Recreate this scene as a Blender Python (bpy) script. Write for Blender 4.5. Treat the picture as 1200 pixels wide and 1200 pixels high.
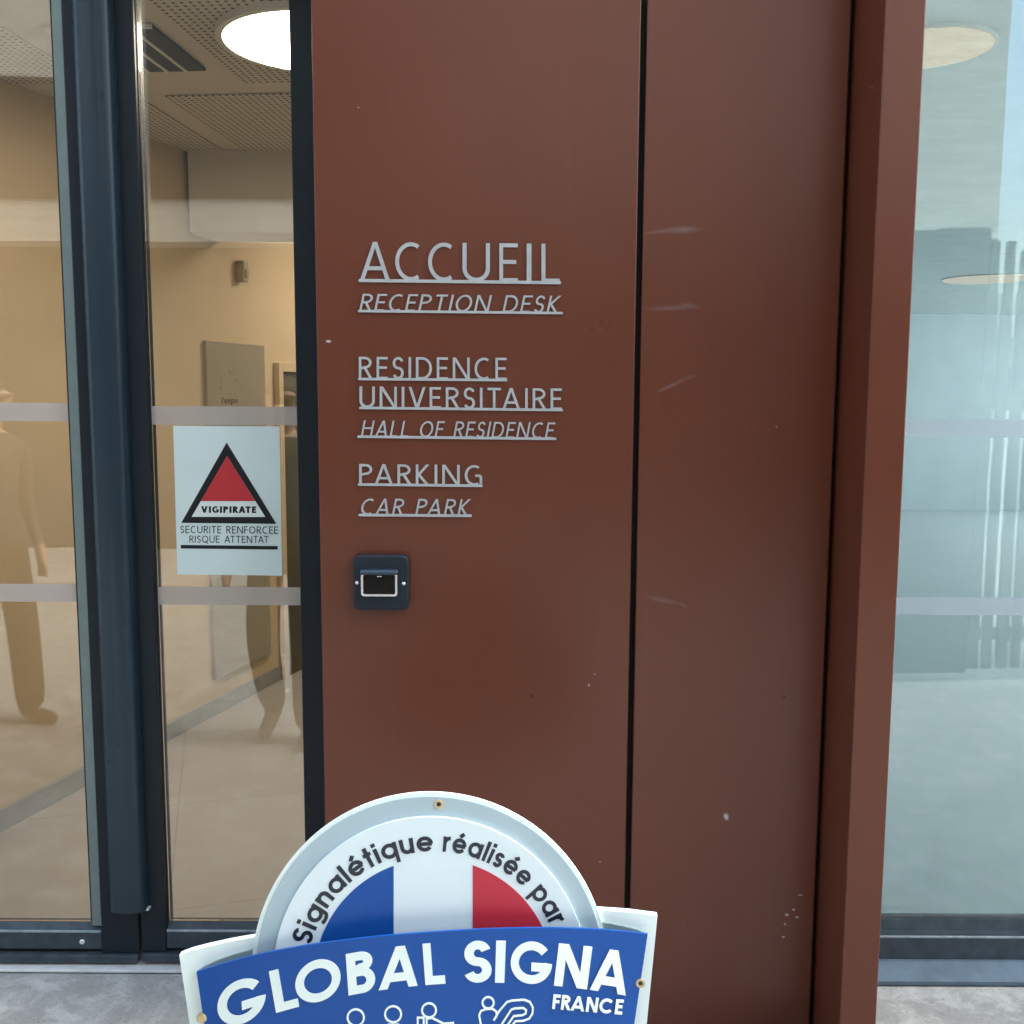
import bpy, bmesh, math, random
import numpy as np
from mathutils import Vector, Matrix
random.seed(7)
R = math.radians
sc = bpy.context.scene
for o in list(bpy.data.objects): bpy.data.objects.remove(o)
COL = sc.collection

# ------------------------------------------------------------------ camera
EYE = Vector((0.0, -2.55, 1.70)); PITCH = R(6.65); ROLL = 0.005
cam_data = bpy.data.cameras.new('camera'); cam = bpy.data.objects.new('camera', cam_data); COL.objects.link(cam)
cam_data.sensor_width = 36; cam_data.lens = 36; cam_data.clip_start = 0.05; cam_data.clip_end = 2000
CM = (Matrix.Rotation(math.pi/2 - PITCH, 3, 'X') @ Matrix.Rotation(ROLL, 3, 'Z'))
cam.matrix_world = Matrix.Translation(EYE) @ CM.to_4x4()
sc.camera = cam

# ------------------------------------------------------------------ world, sun, exposure
SUN_EL, SUN_AZ = R(48), R(72)           # azimuth measured from +Y towards +X
w = bpy.data.worlds.new('World'); sc.world = w; w.use_nodes = True
nt = w.node_tree; nt.nodes.clear()
sky = nt.nodes.new('ShaderNodeTexSky'); sky.sky_type = 'NISHITA'; sky.sun_disc = False
sky.sun_elevation = SUN_EL; sky.sun_rotation = SUN_AZ; sky.dust_density = 6.0; sky.air_density = 1.0; sky.ozone_density = 1.5
hs = nt.nodes.new('ShaderNodeHueSaturation'); hs.inputs['Saturation'].default_value = 0.8
bg = nt.nodes.new('ShaderNodeBackground'); bg.inputs['Strength'].default_value = 0.15
out = nt.nodes.new('ShaderNodeOutputWorld')
nt.links.new(sky.outputs[0], hs.inputs['Color']); tn = nt.nodes.new('ShaderNodeMix'); tn.data_type = 'RGBA'; tn.blend_type = 'MULTIPLY'; tn.inputs[0].default_value = 1.0; tn.inputs[7].default_value = (0.93, 1.0, 0.97, 1)
nt.links.new(hs.outputs[0], tn.inputs[6]); nt.links.new(tn.outputs[2], bg.inputs[0]); nt.links.new(bg.outputs[0], out.inputs[0])
sl = bpy.data.lights.new('sun', 'SUN'); sl.energy = 0.6; sl.angle = R(28); sl.color = (1.0, 0.97, 0.92)
so = bpy.data.objects.new('sun', sl); COL.objects.link(so)
sd = Vector((math.sin(SUN_AZ)*math.cos(SUN_EL), math.cos(SUN_AZ)*math.cos(SUN_EL), math.sin(SUN_EL)))
so.rotation_euler = sd.to_track_quat('Z', 'Y').to_euler(); so.location = (12, -8, 14)
vs = sc.view_settings; vs.view_transform = 'Standard'; vs.look = 'None'; vs.gamma = 1; vs.exposure = 2.46
sc.display_settings.display_device = 'sRGB'
try: vs.use_curve_mapping = False
except Exception: pass
sc.cycles.max_bounces = 10; sc.cycles.transparent_max_bounces = 24; sc.cycles.glossy_bounces = 6; sc.cycles.diffuse_bounces = 5
sc.cycles.use_denoising = True

# ------------------------------------------------------------------ helpers: measuring
def ray(px, py):
    d = CM @ Vector(((px-600)/1200, -(py-600)/1200, -1.0)); return d
def U(px, py, y):
    d = ray(px, py); return EYE + d*((y-EYE.y)/d.y)
def UZ(px, py, z):
    d = ray(px, py); return EYE + d*((z-EYE.z)/d.z)
def UP(px, py, p0, n):
    d = ray(px, py); return EYE + d*((p0-EYE).dot(n)/d.dot(n))
def X(px, y): return U(px, 500, y).x
def Z(py, y, px=600): return U(px, py, y).z

# ------------------------------------------------------------------ helpers: meshes
class MB:
    def __init__(s): s.v = []; s.f = []
    def add(s, vs_, fs):
        b = len(s.v); s.v += [Vector(v) for v in vs_]; s.f += [tuple(b+i for i in f) for f in fs]; return s
    def box(s, x0, x1, y0, y1, z0, z1):
        return s.add([(x0,y0,z0),(x1,y0,z0),(x1,y1,z0),(x0,y1,z0),(x0,y0,z1),(x1,y0,z1),(x1,y1,z1),(x0,y1,z1)],
                     [(0,3,2,1),(4,5,6,7),(0,1,5,4),(1,2,6,5),(2,3,7,6),(3,0,4,7)])
    def obox(s, o, ax, ay, az, lx, ly, lz):   # box from a corner along three axes
        p = [o + ax*(a*lx) + ay*(b*ly) + az*(c*lz) for c in (0,1) for (a,b) in ((0,0),(1,0),(1,1),(0,1))]
        return s.add(p, [(0,3,2,1),(4,5,6,7),(0,1,5,4),(1,2,6,5),(2,3,7,6),(3,0,4,7)])
    def slab(s, front, back):                 # two matching outlines -> closed prism
        n = len(front); F = [tuple(range(n)), tuple(range(2*n-1, n-1, -1))]
        F += [(i, n+i, n+(i+1)%n, (i+1)%n) for i in range(n)]
        return s.add(list(front)+list(back), F)
    def prism(s, front, d):
        d = Vector(d); return s.slab(front, [Vector(p)+d for p in front])
    def strip(s, L, Rr, d):                   # two rails -> thick ribbon
        d = Vector(d); n = len(L); v = list(L)+list(Rr)+[Vector(p)+d for p in L]+[Vector(p)+d for p in Rr]; F = []
        for i in range(n-1):
            F += [(i, i+1, n+i+1, n+i), (2*n+i, 3*n+i, 3*n+i+1, 2*n+i+1), (i, 2*n+i, 2*n+i+1, i+1), (n+i, n+i+1, 3*n+i+1, 3*n+i)]
        F += [(0, n, 3*n, 2*n), (n-1, 3*n-1, 4*n-1, 2*n-1)]
        return s.add(v, F)
    def ring(s, c, u, v, n, ro, ri, t, N=48): # flat annulus with thickness t along n
        A = [c + u*(ro*math.cos(2*math.pi*i/N)) + v*(ro*math.sin(2*math.pi*i/N)) for i in range(N)]
        B = [c + u*(ri*math.cos(2*math.pi*i/N)) + v*(ri*math.sin(2*math.pi*i/N)) for i in range(N)]
        return s.strip(A+[A[0]], B+[B[0]], n*t)
    def disc(s, c, u, v, n, r, t, N=48):
        A = [c + u*(r*math.cos(2*math.pi*i/N)) + v*(r*math.sin(2*math.pi*i/N)) for i in range(N)]
        return s.prism(A, n*t)
    def lathe(s, c, u, v, n, prof, N=24):     # prof: (radius, height along n)
        V = []; F = []
        for r, h in prof:
            for i in range(N):
                a = 2*math.pi*i/N; V.append(c + u*(r*math.cos(a)) + v*(r*math.sin(a)) + n*h)
        for k in range(len(prof)-1):
            for i in range(N):
                j = (i+1) % N; F.append((k*N+i, k*N+j, (k+1)*N+j, (k+1)*N+i))
        F.append(tuple(range(N-1, -1, -1))); F.append(tuple((len(prof)-1)*N+i for i in range(N)))
        return s.add(V, F)

def obj(name, mb, m, parent=None, bevel=0, smooth=False, seg=2):
    me = bpy.data.meshes.new(name)
    off = Vector((0,0,0))
    if parent is not None:
        p = parent
        while p: off = off + p.location; p = p.parent
    me.from_pydata([v-off for v in mb.v], [], mb.f); me.validate()
    bm = bmesh.new(); bm.from_mesh(me); bmesh.ops.recalc_face_normals(bm, faces=bm.faces); bm.to_mesh(me); bm.free()
    me.materials.append(m)
    o = bpy.data.objects.new(name, me); COL.objects.link(o)
    if parent is not None: o.parent = parent
    if bevel:
        b = o.modifiers.new('bevel', 'BEVEL'); b.width = bevel; b.segments = seg; b.limit_method = 'ANGLE'; b.angle_limit = R(40); b.harden_normals = False
    if smooth:
        for p in me.polygons: p.use_smooth = True
        try: me.set_sharp_from_angle(angle=R(40))
        except Exception: pass
    return o
def thing(name, label, cat, loc=(0,0,0), group=None):
    o = bpy.data.objects.new(name, None); COL.objects.link(o); o.location = Vector(loc); o.empty_display_size = 0.1
    return tag(o, label, cat, group)
def tag(o, label, cat, group=None):
    o['label'] = label; o['category'] = cat
    if group: o['group'] = group
    return o
def struct(name, mb, m, bevel=0):
    o = obj(name, mb, m, None, bevel); o['kind'] = 'structure'; return o

# ------------------------------------------------------------------ helpers: materials
class NT:
    def __init__(s, name):
        s.m = bpy.data.materials.new(name); s.m.use_nodes = True; s.t = s.m.node_tree; s.t.nodes.clear()
        s.out = s.t.nodes.new('ShaderNodeOutputMaterial')
    def n(s, typ, **kw):
        nd = s.t.nodes.new('ShaderNode'+typ)
        for k, v in kw.items(): setattr(nd, k, v)
        return nd
    def l(s, a, b): s.t.links.new(a, b)
    def setin(s, sock, v):
        if isinstance(v, bpy.types.NodeSocket): s.l(v, sock)
        else: sock.default_value = v
    def math(s, op, a, b=None, c=None, clamp=False):
        nd = s.n('Math', operation=op); nd.use_clamp = clamp
        s.setin(nd.inputs[0], a)
        if b is not None: s.setin(nd.inputs[1], b)
        if c is not None: s.setin(nd.inputs[2], c)
        return nd.outputs[0]
    def noise(s, scale, detail=4, rough=0.55, coord=None, dist=0.0, stretch=None):
        nd = s.n('TexNoise'); nd.inputs['Scale'].default_value = scale; nd.inputs['Detail'].default_value = detail
        nd.inputs['Roughness'].default_value = rough; nd.inputs['Distortion'].default_value = dist
        c = coord or s.coord()
        if stretch:
            mp = s.n('Mapping'); mp.inputs['Scale'].default_value = stretch; s.l(c, mp.inputs['Vector']); c = mp.outputs[0]
        s.l(c, nd.inputs['Vector']); return nd.outputs['Fac']
    def coord(s):
        if not hasattr(s, 'tc'): s.tc = s.n('TexCoord')
        return s.tc.outputs['Object']
    def ramp(s, fac, stops):
        r = s.n('ValToRGB'); e = r.color_ramp.elements
        while len(e) < len(stops): e.new(0.5)
        for el, (p, c) in zip(e, stops):
            el.position = p; el.color = (c[0], c[1], c[2], 1) if hasattr(c, '__len__') else (c, c, c, 1)
        s.setin(r.inputs[0], fac); return r.outputs[0]
    def mix(s, f, a, b):
        nd = s.n('Mix', data_type='RGBA'); s.setin(nd.inputs[0], f)
        for i, v in ((6, a), (7, b)):
            if isinstance(v, bpy.types.NodeSocket): s.l(v, nd.inputs[i])
            else: nd.inputs[i].default_value = (v[0], v[1], v[2], 1)
        return nd.outputs[2]
    def bump(s, h, strength, dist=0.01):
        b = s.n('Bump'); b.inputs['Strength'].default_value = strength; b.inputs['Distance'].default_value = dist; s.l(h, b.inputs['Height']); return b.outputs[0]
    def pbr(s, color, rough=0.5, metal=0.0, spec=0.5, normal=None, coat=0.0):
        p = s.n('BsdfPrincipled')
        if isinstance(color, bpy.types.NodeSocket): s.l(color, p.inputs['Base Color'])
        else: p.inputs['Base Color'].default_value = (color[0], color[1], color[2], 1)
        s.setin(p.inputs['Roughness'], rough); p.inputs['Metallic'].default_value = metal
        p.inputs['Specular IOR Level'].default_value = spec
        if coat: p.inputs['Coat Weight'].default_value = coat; p.inputs['Coat Roughness'].default_value = 0.15
        if normal is not None: s.l(normal, p.inputs['Normal'])
        s.l(p.outputs[0], s.out.inputs[0]); return s.m

def paint(name, c, rough=0.45, var=0.08, scale=14.0, bump=0.04, metal=0.0, spec=0.5, fine=350.0):
    t = NT(name)
    lo = tuple(x*(1-var) for x in c); hi = tuple(min(1, x*(1+var)) for x in c)
    col = t.ramp(t.noise(scale, 5), [(0.3, lo), (0.7, hi)])
    nz = t.noise(fine, 2); rg = t.math('MULTIPLY_ADD', t.noise(scale*1.7, 4), 0.16, rough-0.08)
    return t.pbr(col, rg, metal, spec, t.bump(nz, bump, 0.002))

def brown_paint(name, marks):
    """satin red-brown powder coat; marks = (x, z, half width, half height, angle, strength) of scuffs in object space"""
    t = NT(name); c = t.coord()
    base = t.ramp(t.noise(3.5, 5), [(0.3, (0.113, 0.0298, 0.0150)), (0.7, (0.120, 0.0322, 0.0164))])
    sep = t.n('SeparateXYZ'); t.l(c, sep.inputs[0]); tot = None
    streak = t.noise(60, 4, 0.7, stretch=(1, 1, 9)) if marks else None
    for (mx, mz, hw, hh, a, st) in marks:
        dx = t.math('SUBTRACT', sep.outputs[0], mx); dz = t.math('SUBTRACT', sep.outputs[2], mz)
        ca, sa = math.cos(a), math.sin(a)
        u = t.math('MULTIPLY_ADD', dx, ca/hw, t.math('MULTIPLY', dz, sa/hw)); v = t.math('MULTIPLY_ADD', dz, ca/hh, t.math('MULTIPLY', dx, -sa/hh))
        r = t.math('SQRT', t.math('ADD', t.math('MULTIPLY', u, u), t.math('MULTIPLY', v, v)))
        k = t.math('MULTIPLY', t.math('SUBTRACT', 1.0, r, clamp=True), st)
        if hw > 0.01: k = t.math('MULTIPLY', k, t.math('MULTIPLY_ADD', streak, 2.2, -0.45, clamp=True))
        else: k = t.math('MULTIPLY', k, 2.0, clamp=True)
        tot = k if tot is None else t.math('MAXIMUM', tot, k)
    dust = t.math('MULTIPLY', t.ramp(t.noise(170, 3, 0.7), [(0.69, 0.0), (0.76, 1.0)]), t.math('MULTIPLY', t.noise(4.0, 4), 0.22))
    drip = t.math('MULTIPLY', t.ramp(t.noise(26, 5, 0.65, stretch=(1, 1, 0.06)), [(0.55, 0.0), (0.75, 1.0)]), 0.014)
    wear = t.math('ADD', dust, drip)
    tot = wear if tot is None else t.math('MAXIMUM', tot, wear)
    col = t.mix(tot, base, (0.42, 0.40, 0.42))
    rg = t.math('MULTIPLY_ADD', t.noise(5, 4), 0.08, 0.25)
    h = t.math('ADD', t.noise(420, 2), t.math('MULTIPLY', t.noise(2.2, 2), 2.5))
    return t.pbr(col, rg, 0.0, 0.44, t.bump(h, 0.05, 0.0025))

def glass_mat(name, refl, tint, rtint=(1,1,1), wav=0.0):
    t = NT(name)
    tr = t.n('BsdfTransparent'); tr.inputs[0].default_value = (*tint, 1)
    gl = t.n('BsdfGlossy'); gl.inputs['Roughness'].default_value = 0.0; gl.inputs[0].default_value = (*rtint, 1)
    fr = t.n('Fresnel'); fr.inputs[0].default_value = 1.45
    f = t.math('ADD', fr.outputs[0], refl-0.035)
    if wav: t.l(t.bump(t.noise(1.3, 2, stretch=(1, 1, 2.5)), wav, 0.02), gl.inputs['Normal'])
    mx = t.n('MixShader'); t.l(f, mx.inputs[0]); t.l(tr.outputs[0], mx.inputs[1]); t.l(gl.outputs[0], mx.inputs[2])
    t.l(mx.outputs[0], t.out.inputs[0]); return t.m

def frosted(name, c, op):
    t = NT(name); p = t.n('BsdfDiffuse'); p.inputs[0].default_value = (*c, 1); tl = t.n('BsdfTranslucent'); tl.inputs[0].default_value = (*c, 1)
    tr = t.n('BsdfTransparent'); m1 = t.n('MixShader'); m1.inputs[0].default_value = 0.3
    t.l(p.outputs[0], m1.inputs[1]); t.l(tl.outputs[0], m1.inputs[2])
    m2 = t.n('MixShader'); m2.inputs[0].default_value = op; t.l(tr.outputs[0], m2.inputs[1]); t.l(m1.outputs[0], m2.inputs[2])
    t.l(m2.outputs[0], t.out.inputs[0]); return t.m

def emit(name, c, s):
    t = NT(name); e = t.n('Emission'); e.inputs[0].default_value = (*c, 1); e.inputs[1].default_value = s; t.l(e.outputs[0], t.out.inputs[0]); return t.m

def concrete(name, a, b, scale=1.0, patch=None):
    t = NT(name)
    n1 = t.noise(3.2*scale, 10, 0.72, dist=0.25); n2 = t.noise(55*scale, 8, 0.75)
    f = t.math('ADD', t.math('MULTIPLY', n1, 0.55), t.math('MULTIPLY', n2, 0.45))
    col = t.ramp(f, [(0.36, a), (0.62, b)])
    if patch:
        pm = t.math('MULTIPLY', t.ramp(t.noise(7.5*scale, 9, 0.72, dist=0.35), [(0.48, 0.0), (0.64, 1.0)]), 0.75)
        col = t.mix(pm, col, patch)
    pits = t.ramp(t.noise(120*scale, 3, 0.6), [(0.30, 0.35), (0.39, 1.0)])
    mm = t.n('Mix', data_type='RGBA', blend_type='MULTIPLY'); mm.inputs[0].default_value = 1; t.l(col, mm.inputs[6]); t.l(pits, mm.inputs[7])
    return t.pbr(mm.outputs[2], t.math('MULTIPLY_ADD', n2, 0.25, 0.55), 0, 0.4, t.bump(f, 0.35, 0.01))

def perforated(name, rot, pitch, rad, c, dark):
    t = NT(name); mp = t.n('Mapping'); mp.inputs['Rotation'].default_value = (0, 0, rot); mp.inputs['Scale'].default_value = (1/pitch, 1/pitch, 1)
    t.l(t.coord(), mp.inputs[0]); sep = t.n('SeparateXYZ'); t.l(mp.outputs[0], sep.inputs[0])
    u = t.math('SUBTRACT', t.math('FRACT', sep.outputs[0]), 0.5); v = t.math('SUBTRACT', t.math('FRACT', sep.outputs[1]), 0.5)
    r = t.math('SQRT', t.math('ADD', t.math('MULTIPLY', u, u), t.math('MULTIPLY', v, v)))
    f = t.math('LESS_THAN', r, rad)
    return t.pbr(t.mix(f, c, dark), 0.8, 0, 0.2)

def tiles(name, c, joint, rot, sx, sy):
    t = NT(name); mp = t.n('Mapping'); mp.inputs['Rotation'].default_value = (0, 0, rot); t.l(t.coord(), mp.inputs[0])
    br = t.n('TexBrick'); br.offset = 0.0; br.inputs['Scale'].default_value = 1.0; br.inputs['Brick Width'].default_value = sx; br.inputs['Row Height'].default_value = sy
    br.inputs['Mortar Size'].default_value = 0.003; br.inputs['Color1'].default_value = (*c, 1); br.inputs['Color2'].default_value = (*[x*0.95 for x in c], 1); br.inputs['Mortar'].default_value = (*joint, 1)
    t.l(mp.outputs[0], br.inputs['Vector'])
    col = t.mix(t.noise(7, 6, 0.65), br.outputs['Color'], tuple(x*0.88 for x in c))
    return t.pbr(col, t.math('MULTIPLY_ADD', t.noise(9, 4), 0.2, 0.28), 0, 0.5)

# ------------------------------------------------------------------ stroke lettering (all glyphs drawn here)
def arc(cx, cy, rx, ry, a0, a1, n=None):
    n = n or max(6, int(abs(a1-a0)/9))
    return [(cx+rx*math.cos(R(a0+(a1-a0)*i/n)), cy+ry*math.sin(R(a0+(a1-a0)*i/n))) for i in range(n+1)]
def rails(pts, w, closed=False):
    n = len(pts); L = []; Q = []
    for i in range(n):
        if closed: a, b, c = pts[i-1], pts[i], pts[(i+1) % n]
        else: a, b, c = pts[max(i-1, 0)], pts[i], pts[min(i+1, n-1)]
        def nrm(p, q):
            dx, dy = q[0]-p[0], q[1]-p[1]; l = math.hypot(dx, dy); return (-dy/l, dx/l) if l > 1e-9 else None
        n1, n2 = nrm(a, b), nrm(b, c); n1 = n1 or n2; n2 = n2 or n1
        mx, my = n1[0]+n2[0], n1[1]+n2[1]; l = math.hypot(mx, my)
        if l < 1e-6: mx, my, k = n1[0], n1[1], 1
        else: mx /= l; my /= l; k = min(1/max(0.35, mx*n1[0]+my*n1[1]), 2.2)
        L.append((b[0]+mx*k*w/2, b[1]+my*k*w/2)); Q.append((b[0]-mx*k*w/2, b[1]-my*k*w/2))
    if closed: L.append(L[0]); Q.append(Q[0])
    return L, Q
def glyph(ch, w, geo=False):
    """-> (width, [(left rail, right rail)]) in cap-height units"""
    h = w/2; S = []
    def p(*pts, closed=False): S.append(rails(list(pts), w, closed))
    def d(x0, y0, x1, y1):     # diagonal cut level at both ends, x = centre
        hh = h*math.hypot(x1-x0, y1-y0)/abs(y1-y0); S.append(([(x0-hh, y0), (x1-hh, y1)], [(x0+hh, y0), (x1+hh, y1)]))
    if ch == ' ': return 0.34, S
    if ch == 'A':
        W = .92 if geo else .80; k = h*math.hypot(W/2, 1)*1.0; d(k, 0, W/2, 1); d(W-k, 0, W/2, 1); b = .26 if geo else .32; p((W*.19, b), (W*.81, b))
    elif ch == 'B':
        W = .62; p((h, 0), (h, 1)); r1, r2 = .245, .255+.0
        p((h, 1-h), (W*.5, 1-h), *arc(W*.5, .76, W*.44-h, .24-h, 90, -90)[1:], (h, .52+0)); p((h, .52), (W*.52, .52), *arc(W*.52, .26+h*.5, W*.48-h, .26-h*.5, 90, -90)[1:], (h, h))
    elif ch == 'C':
        W = .96 if geo else .72; p(*arc(W*.5+(.0 if geo else .06), .5, W*.5-h+(0 if geo else .06), .5-h, 42 if geo else 58, 318 if geo else 302))
    elif ch == 'D': W = .72; p((h, 0), (h, 1)); p((h, 1-h), (W*.4, 1-h), *arc(W*.4, .5, W*.6-h, .5-h, 90, -90)[1:], (h, h))
    elif ch in 'EF':
        W = .50 if ch == 'E' else .48; p((h, 0), (h, 1)); p((h, 1-h), (W, 1-h)); p((h, .52), (W*.92, .52))
        if ch == 'E': p((h, h), (W, h))
    elif ch == 'G':
        W = 1.02 if geo else .76
        if geo: p(*arc(W/2, .5, W/2-h, .5-h, 40, 360)); p((W*.5, .5-h), (W-h*1.2, .5-h))
        else: p(*arc(W*.54, .5, W*.54-h, .5-h, 55, 300)); p((W*.6, .48), (W-h, .48)); p((W-h, .48), (W-h, .09))
    elif ch == 'H': W = .70; p((h, 0), (h, 1)); p((W-h, 0), (W-h, 1)); p((h, .53), (W-h, .53))
    elif ch == 'I': W = w; p((h, 0), (h, 1))
    elif ch == 'K': W = .60; p((h, 0), (h, 1)); d(h*1.4, .45, W-w*.75, 1); d(W-w*.72, 0, w*.9, .55)
    elif ch == 'L': W = .50 if geo else .46; p((h, 0), (h, 1)); p((h, h), (W, h))
    elif ch == 'N': W = .76; p((h, 0), (h, 1)); p((W-h, 0), (W-h, 1)); d(w*.62, 1, W-w*.62, 0)
    elif ch == 'O': W = 1.04 if geo else .84; p(*arc(W/2, .5, W/2-h, .5-h, 0, 360)[:-1], closed=True)
    elif ch in 'PR':
        W = .58; p((h, 0), (h, 1)); p((h, 1-h), (W*.45, 1-h), *arc(W*.45, .735, W*.53-h, .265-h, 90, -90)[1:], (h, .47+h*0))
        if ch == 'R': d(W-h*.4, 0, W*.48, .48)
    elif ch == 'Q': W = .86; p(*arc(W/2, .5, W/2-h, .5-h, 0, 360)[:-1], closed=True); p((W*.55, .25), (W*.95, -.10))
    elif ch == 'S':
        W = .58 if geo else .50; ry = (.5-h)/2; p(*arc(W/2, .5+ry, W/2-h*1.1, ry, 22, 270), *arc(W/2, .5-ry, W/2-h, ry, 90, -158)[1:])
    elif ch == 'T': W = .60; p((W/2, 0), (W/2, 1)); p((0, 1-h), (W, 1-h))
    elif ch == 'U': W = .68; p((h, 1), (h, W/2), *arc(W/2, W/2, W/2-h, W/2-h, 180, 360)[1:], (W-h, 1))
    elif ch == 'V': W = .76; k = h*1.1; d(k, 1, W/2, 0); d(W-k, 1, W/2, 0)
    else:
        x = .74; r = x/2                            # geometric lower case
        def bowl(cx): p(*arc(cx, r, r-h, r-h, 0, 360)[:-1], closed=True)
        if ch == 'a': W = x; bowl(r); p((W-h, 0), (W-h, x))
        elif ch == 'q': W = x; bowl(r); p((W-h, -.28), (W-h, x))
        elif ch == 'p': W = x; bowl(r); p((h, -.28), (h, x))
        elif ch == 'g': W = x; bowl(r); p((W-h, x), (W-h, -.02), *arc(r, -.02, r-h, .26-h, 0, -140)[1:])
        elif ch in 'eé':
            W = x; p(*arc(r, r, r-h, r-h, 2, 325)); p((w*.5, r-.0), (W-h*.6, r))
            if ch == 'é': p((r-.04, x+.07), (r+.14, x+.24))
        elif ch == 'l': W = w; p((h, 0), (h, 1))
        elif ch == 'i': W = w; p((h, 0), (h, x)); p((h, x+.10), (h, x+.10+w))
        elif ch == 't': W = .36; p((W/2, 0), (W/2, 1)); p((0, x-h), (W, x-h))
        elif ch == 'n': W = .62; p((h, 0), (h, x)); p((h, x-W/2), *arc(W/2, x-W/2, W/2-h, W/2-h, 180, 0)[1:], (W-h, 0))
        elif ch == 'u': W = .62; p((W-h, 0), (W-h, x)); p((h, x), (h, W/2), *arc(W/2, W/2, W/2-h, W/2-h, 180, 360)[1:])
        elif ch == 'r': W = .38; p((h, 0), (h, x)); p(*arc(W, x-W+h*.2, W-h, W-h, 180, 92))
        elif ch == 's': W = .50; ry = (x/2-h)/2; p(*arc(W/2, x/2+ry, W/2-h*1.1, ry, 22, 270), *arc(W/2, x/2-ry, W/2-h, ry, 90, -158)[1:])
        elif ch == "'": W = w; p((h, .7), (h, 1))
        elif ch == 'x': W = .6; d(h*1.2, 0, W-h*1.2, x); d(W-h*1.2, 0, h*1.2, x)
        elif ch == 'o': W = x; bowl(r)
        else: W = .5
    return W, S
KERN = {'TA': -.16, 'AT': -.14, 'PA': -.13, 'AR': -.02, 'LL': .04, 'VE': -.04, 'IV': -.03, 'RA': -.04, 'AL': -.02, 'CA': -.06, 'ET': .03}
def layout(text, w, track, geo=False):
    """-> total width, list of (x offset, width, strokes)"""
    x = 0; L = []
    for i, ch in enumerate(text):
        W, S = glyph(ch, w, geo); L.append((x, W, S)); x += W + (track if i < len(text)-1 else 0) + KERN.get(text[i:i+2], 0)
    return x, L
def densify(L, Q, k):
    A, B = [], []
    for i in range(len(L)-1):
        for j in range(k):
            t = j/k; A.append(tuple(L[i][c]*(1-t)+L[i+1][c]*t for c in (0,1))); B.append(tuple(Q[i][c]*(1-t)+Q[i+1][c]*t for c in (0,1)))
    A.append(L[-1]); B.append(Q[-1]); return A, B
def put_text(mb, text, w, track, fn, depth, geo=False, slant=0.0, dens=1):
    """fn(u, v, lift) -> 3D; u in text-width fractions 0..1, v in cap heights"""
    W, L = layout(text, w, track, geo); tot = W + slant; k = 0
    for (x0, gw, S) in L:
        for (A, B) in S:
            if dens > 1: A, B = densify(A, B, dens)
            lift = (k % 7)*0.00006; k += 1
            f = lambda q: fn((x0+q[0]+slant*q[1])/tot, q[1], lift)
            mb.strip([f(q) for q in A], [f(q) for q in B], depth)

# ------------------------------------------------------------------ materials
M = {}
M['dark_frame'] = paint('dark_blue_grey_coating', (0.009, 0.0145, 0.021), 0.45, 0.12, 9, 0.05, spec=0.28)
M['dark_dusty'] = paint('dusty_dark_coating', (0.032, 0.046, 0.060), 0.55, 0.35, 22, 0.08)
M['sill_blue'] = paint('blue_grey_sill_coating', (0.085, 0.125, 0.17), 0.45, 0.2, 18, 0.05)
M['rubber'] = paint('black_rubber', (0.006, 0.007, 0.009), 0.6, 0.1, 20, 0.05)
M['bead'] = paint('pale_glazing_bead', (0.14, 0.18, 0.175), 0.35, 0.08, 20, 0.02)
M['alu'] = paint('aluminium_strip', (0.72, 0.73, 0.74), 0.4, 0.1, 30, 0.05, metal=0.3)
M['edge_line'] = paint('pale_edge_line', (0.26, 0.31, 0.35), 0.4, 0.3, 40, 0.05)  # pale mottled tone for the thin lines along the rails
M['letter'] = paint('grey_letter_metal', (0.39, 0.40, 0.41), 0.42, 0.08, 30, 0.03, metal=0.15)
M['black'] = paint('black_gap', (0.004, 0.004, 0.004), 0.8, 0.05)
M['glass'] = glass_mat('door_glass', 0.090, (0.95, 0.94, 0.92), (1, 0.99, 0.97), 0.018)
M['glass_r'] = glass_mat('window_glass', 0.125, (0.87, 0.955, 0.955), (0.96, 1, 1), 0.025)
M['stripe'] = frosted('frosted_stripe', (0.62, 0.57, 0.54), 0.55)
M['stripe_r'] = frosted('frosted_stripe_cool', (0.60, 0.66, 0.72), 0.36)
M['room_wall'] = paint('cream_wall_paint', (0.60, 0.46, 0.30), 0.75, 0.04, 3, 0.05)
M['room_wall_r'] = paint('pale_grey_wall_paint', (0.57, 0.635, 0.67), 0.75, 0.04, 3, 0.05)
M['skirting'] = paint('grey_tile_skirting', (0.30, 0.29, 0.28), 0.4, 0.1, 8, 0.03)
M['ceiling'] = paint('ceiling_white', (0.62, 0.55, 0.44), 0.8, 0.03, 4, 0.05)
M['perf'] = perforated('perforated_ceiling_tile', R(5), 0.027, 0.22, (0.62, 0.55, 0.44), (0.06, 0.055, 0.045))
M['room_floor'] = tiles('beige_floor_tiles', (0.46, 0.425, 0.395), (0.28, 0.25, 0.23), R(-16), 0.9, 0.9)
M['room_floor_r'] = tiles('grey_floor_tiles', (0.64, 0.69, 0.72), (0.52, 0.56, 0.58), R(-16), 0.9, 0.9)
M['lamp'] = emit('lit_lamp_diffuser', (1.0, 0.90, 0.72), 6.3)
M['lamp_dim'] = emit('dim_lamp_diffuser', (1.0, 0.74, 0.52), 0.115)
M['white_metal'] = paint('white_metal', (0.7, 0.68, 0.62), 0.4, 0.04)
M['grille'] = paint('dark_grille', (0.05, 0.05, 0.05), 0.6, 0.1)
M['olive'] = paint('dark_olive_door', (0.085, 0.075, 0.045), 0.5, 0.1, 5)
M['board'] = paint('grey_beige_board', (0.34, 0.29, 0.21), 0.3, 0.06, 4)
M['board_ink'] = paint('brown_ink', (0.10, 0.06, 0.03), 0.6, 0.05)

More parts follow.
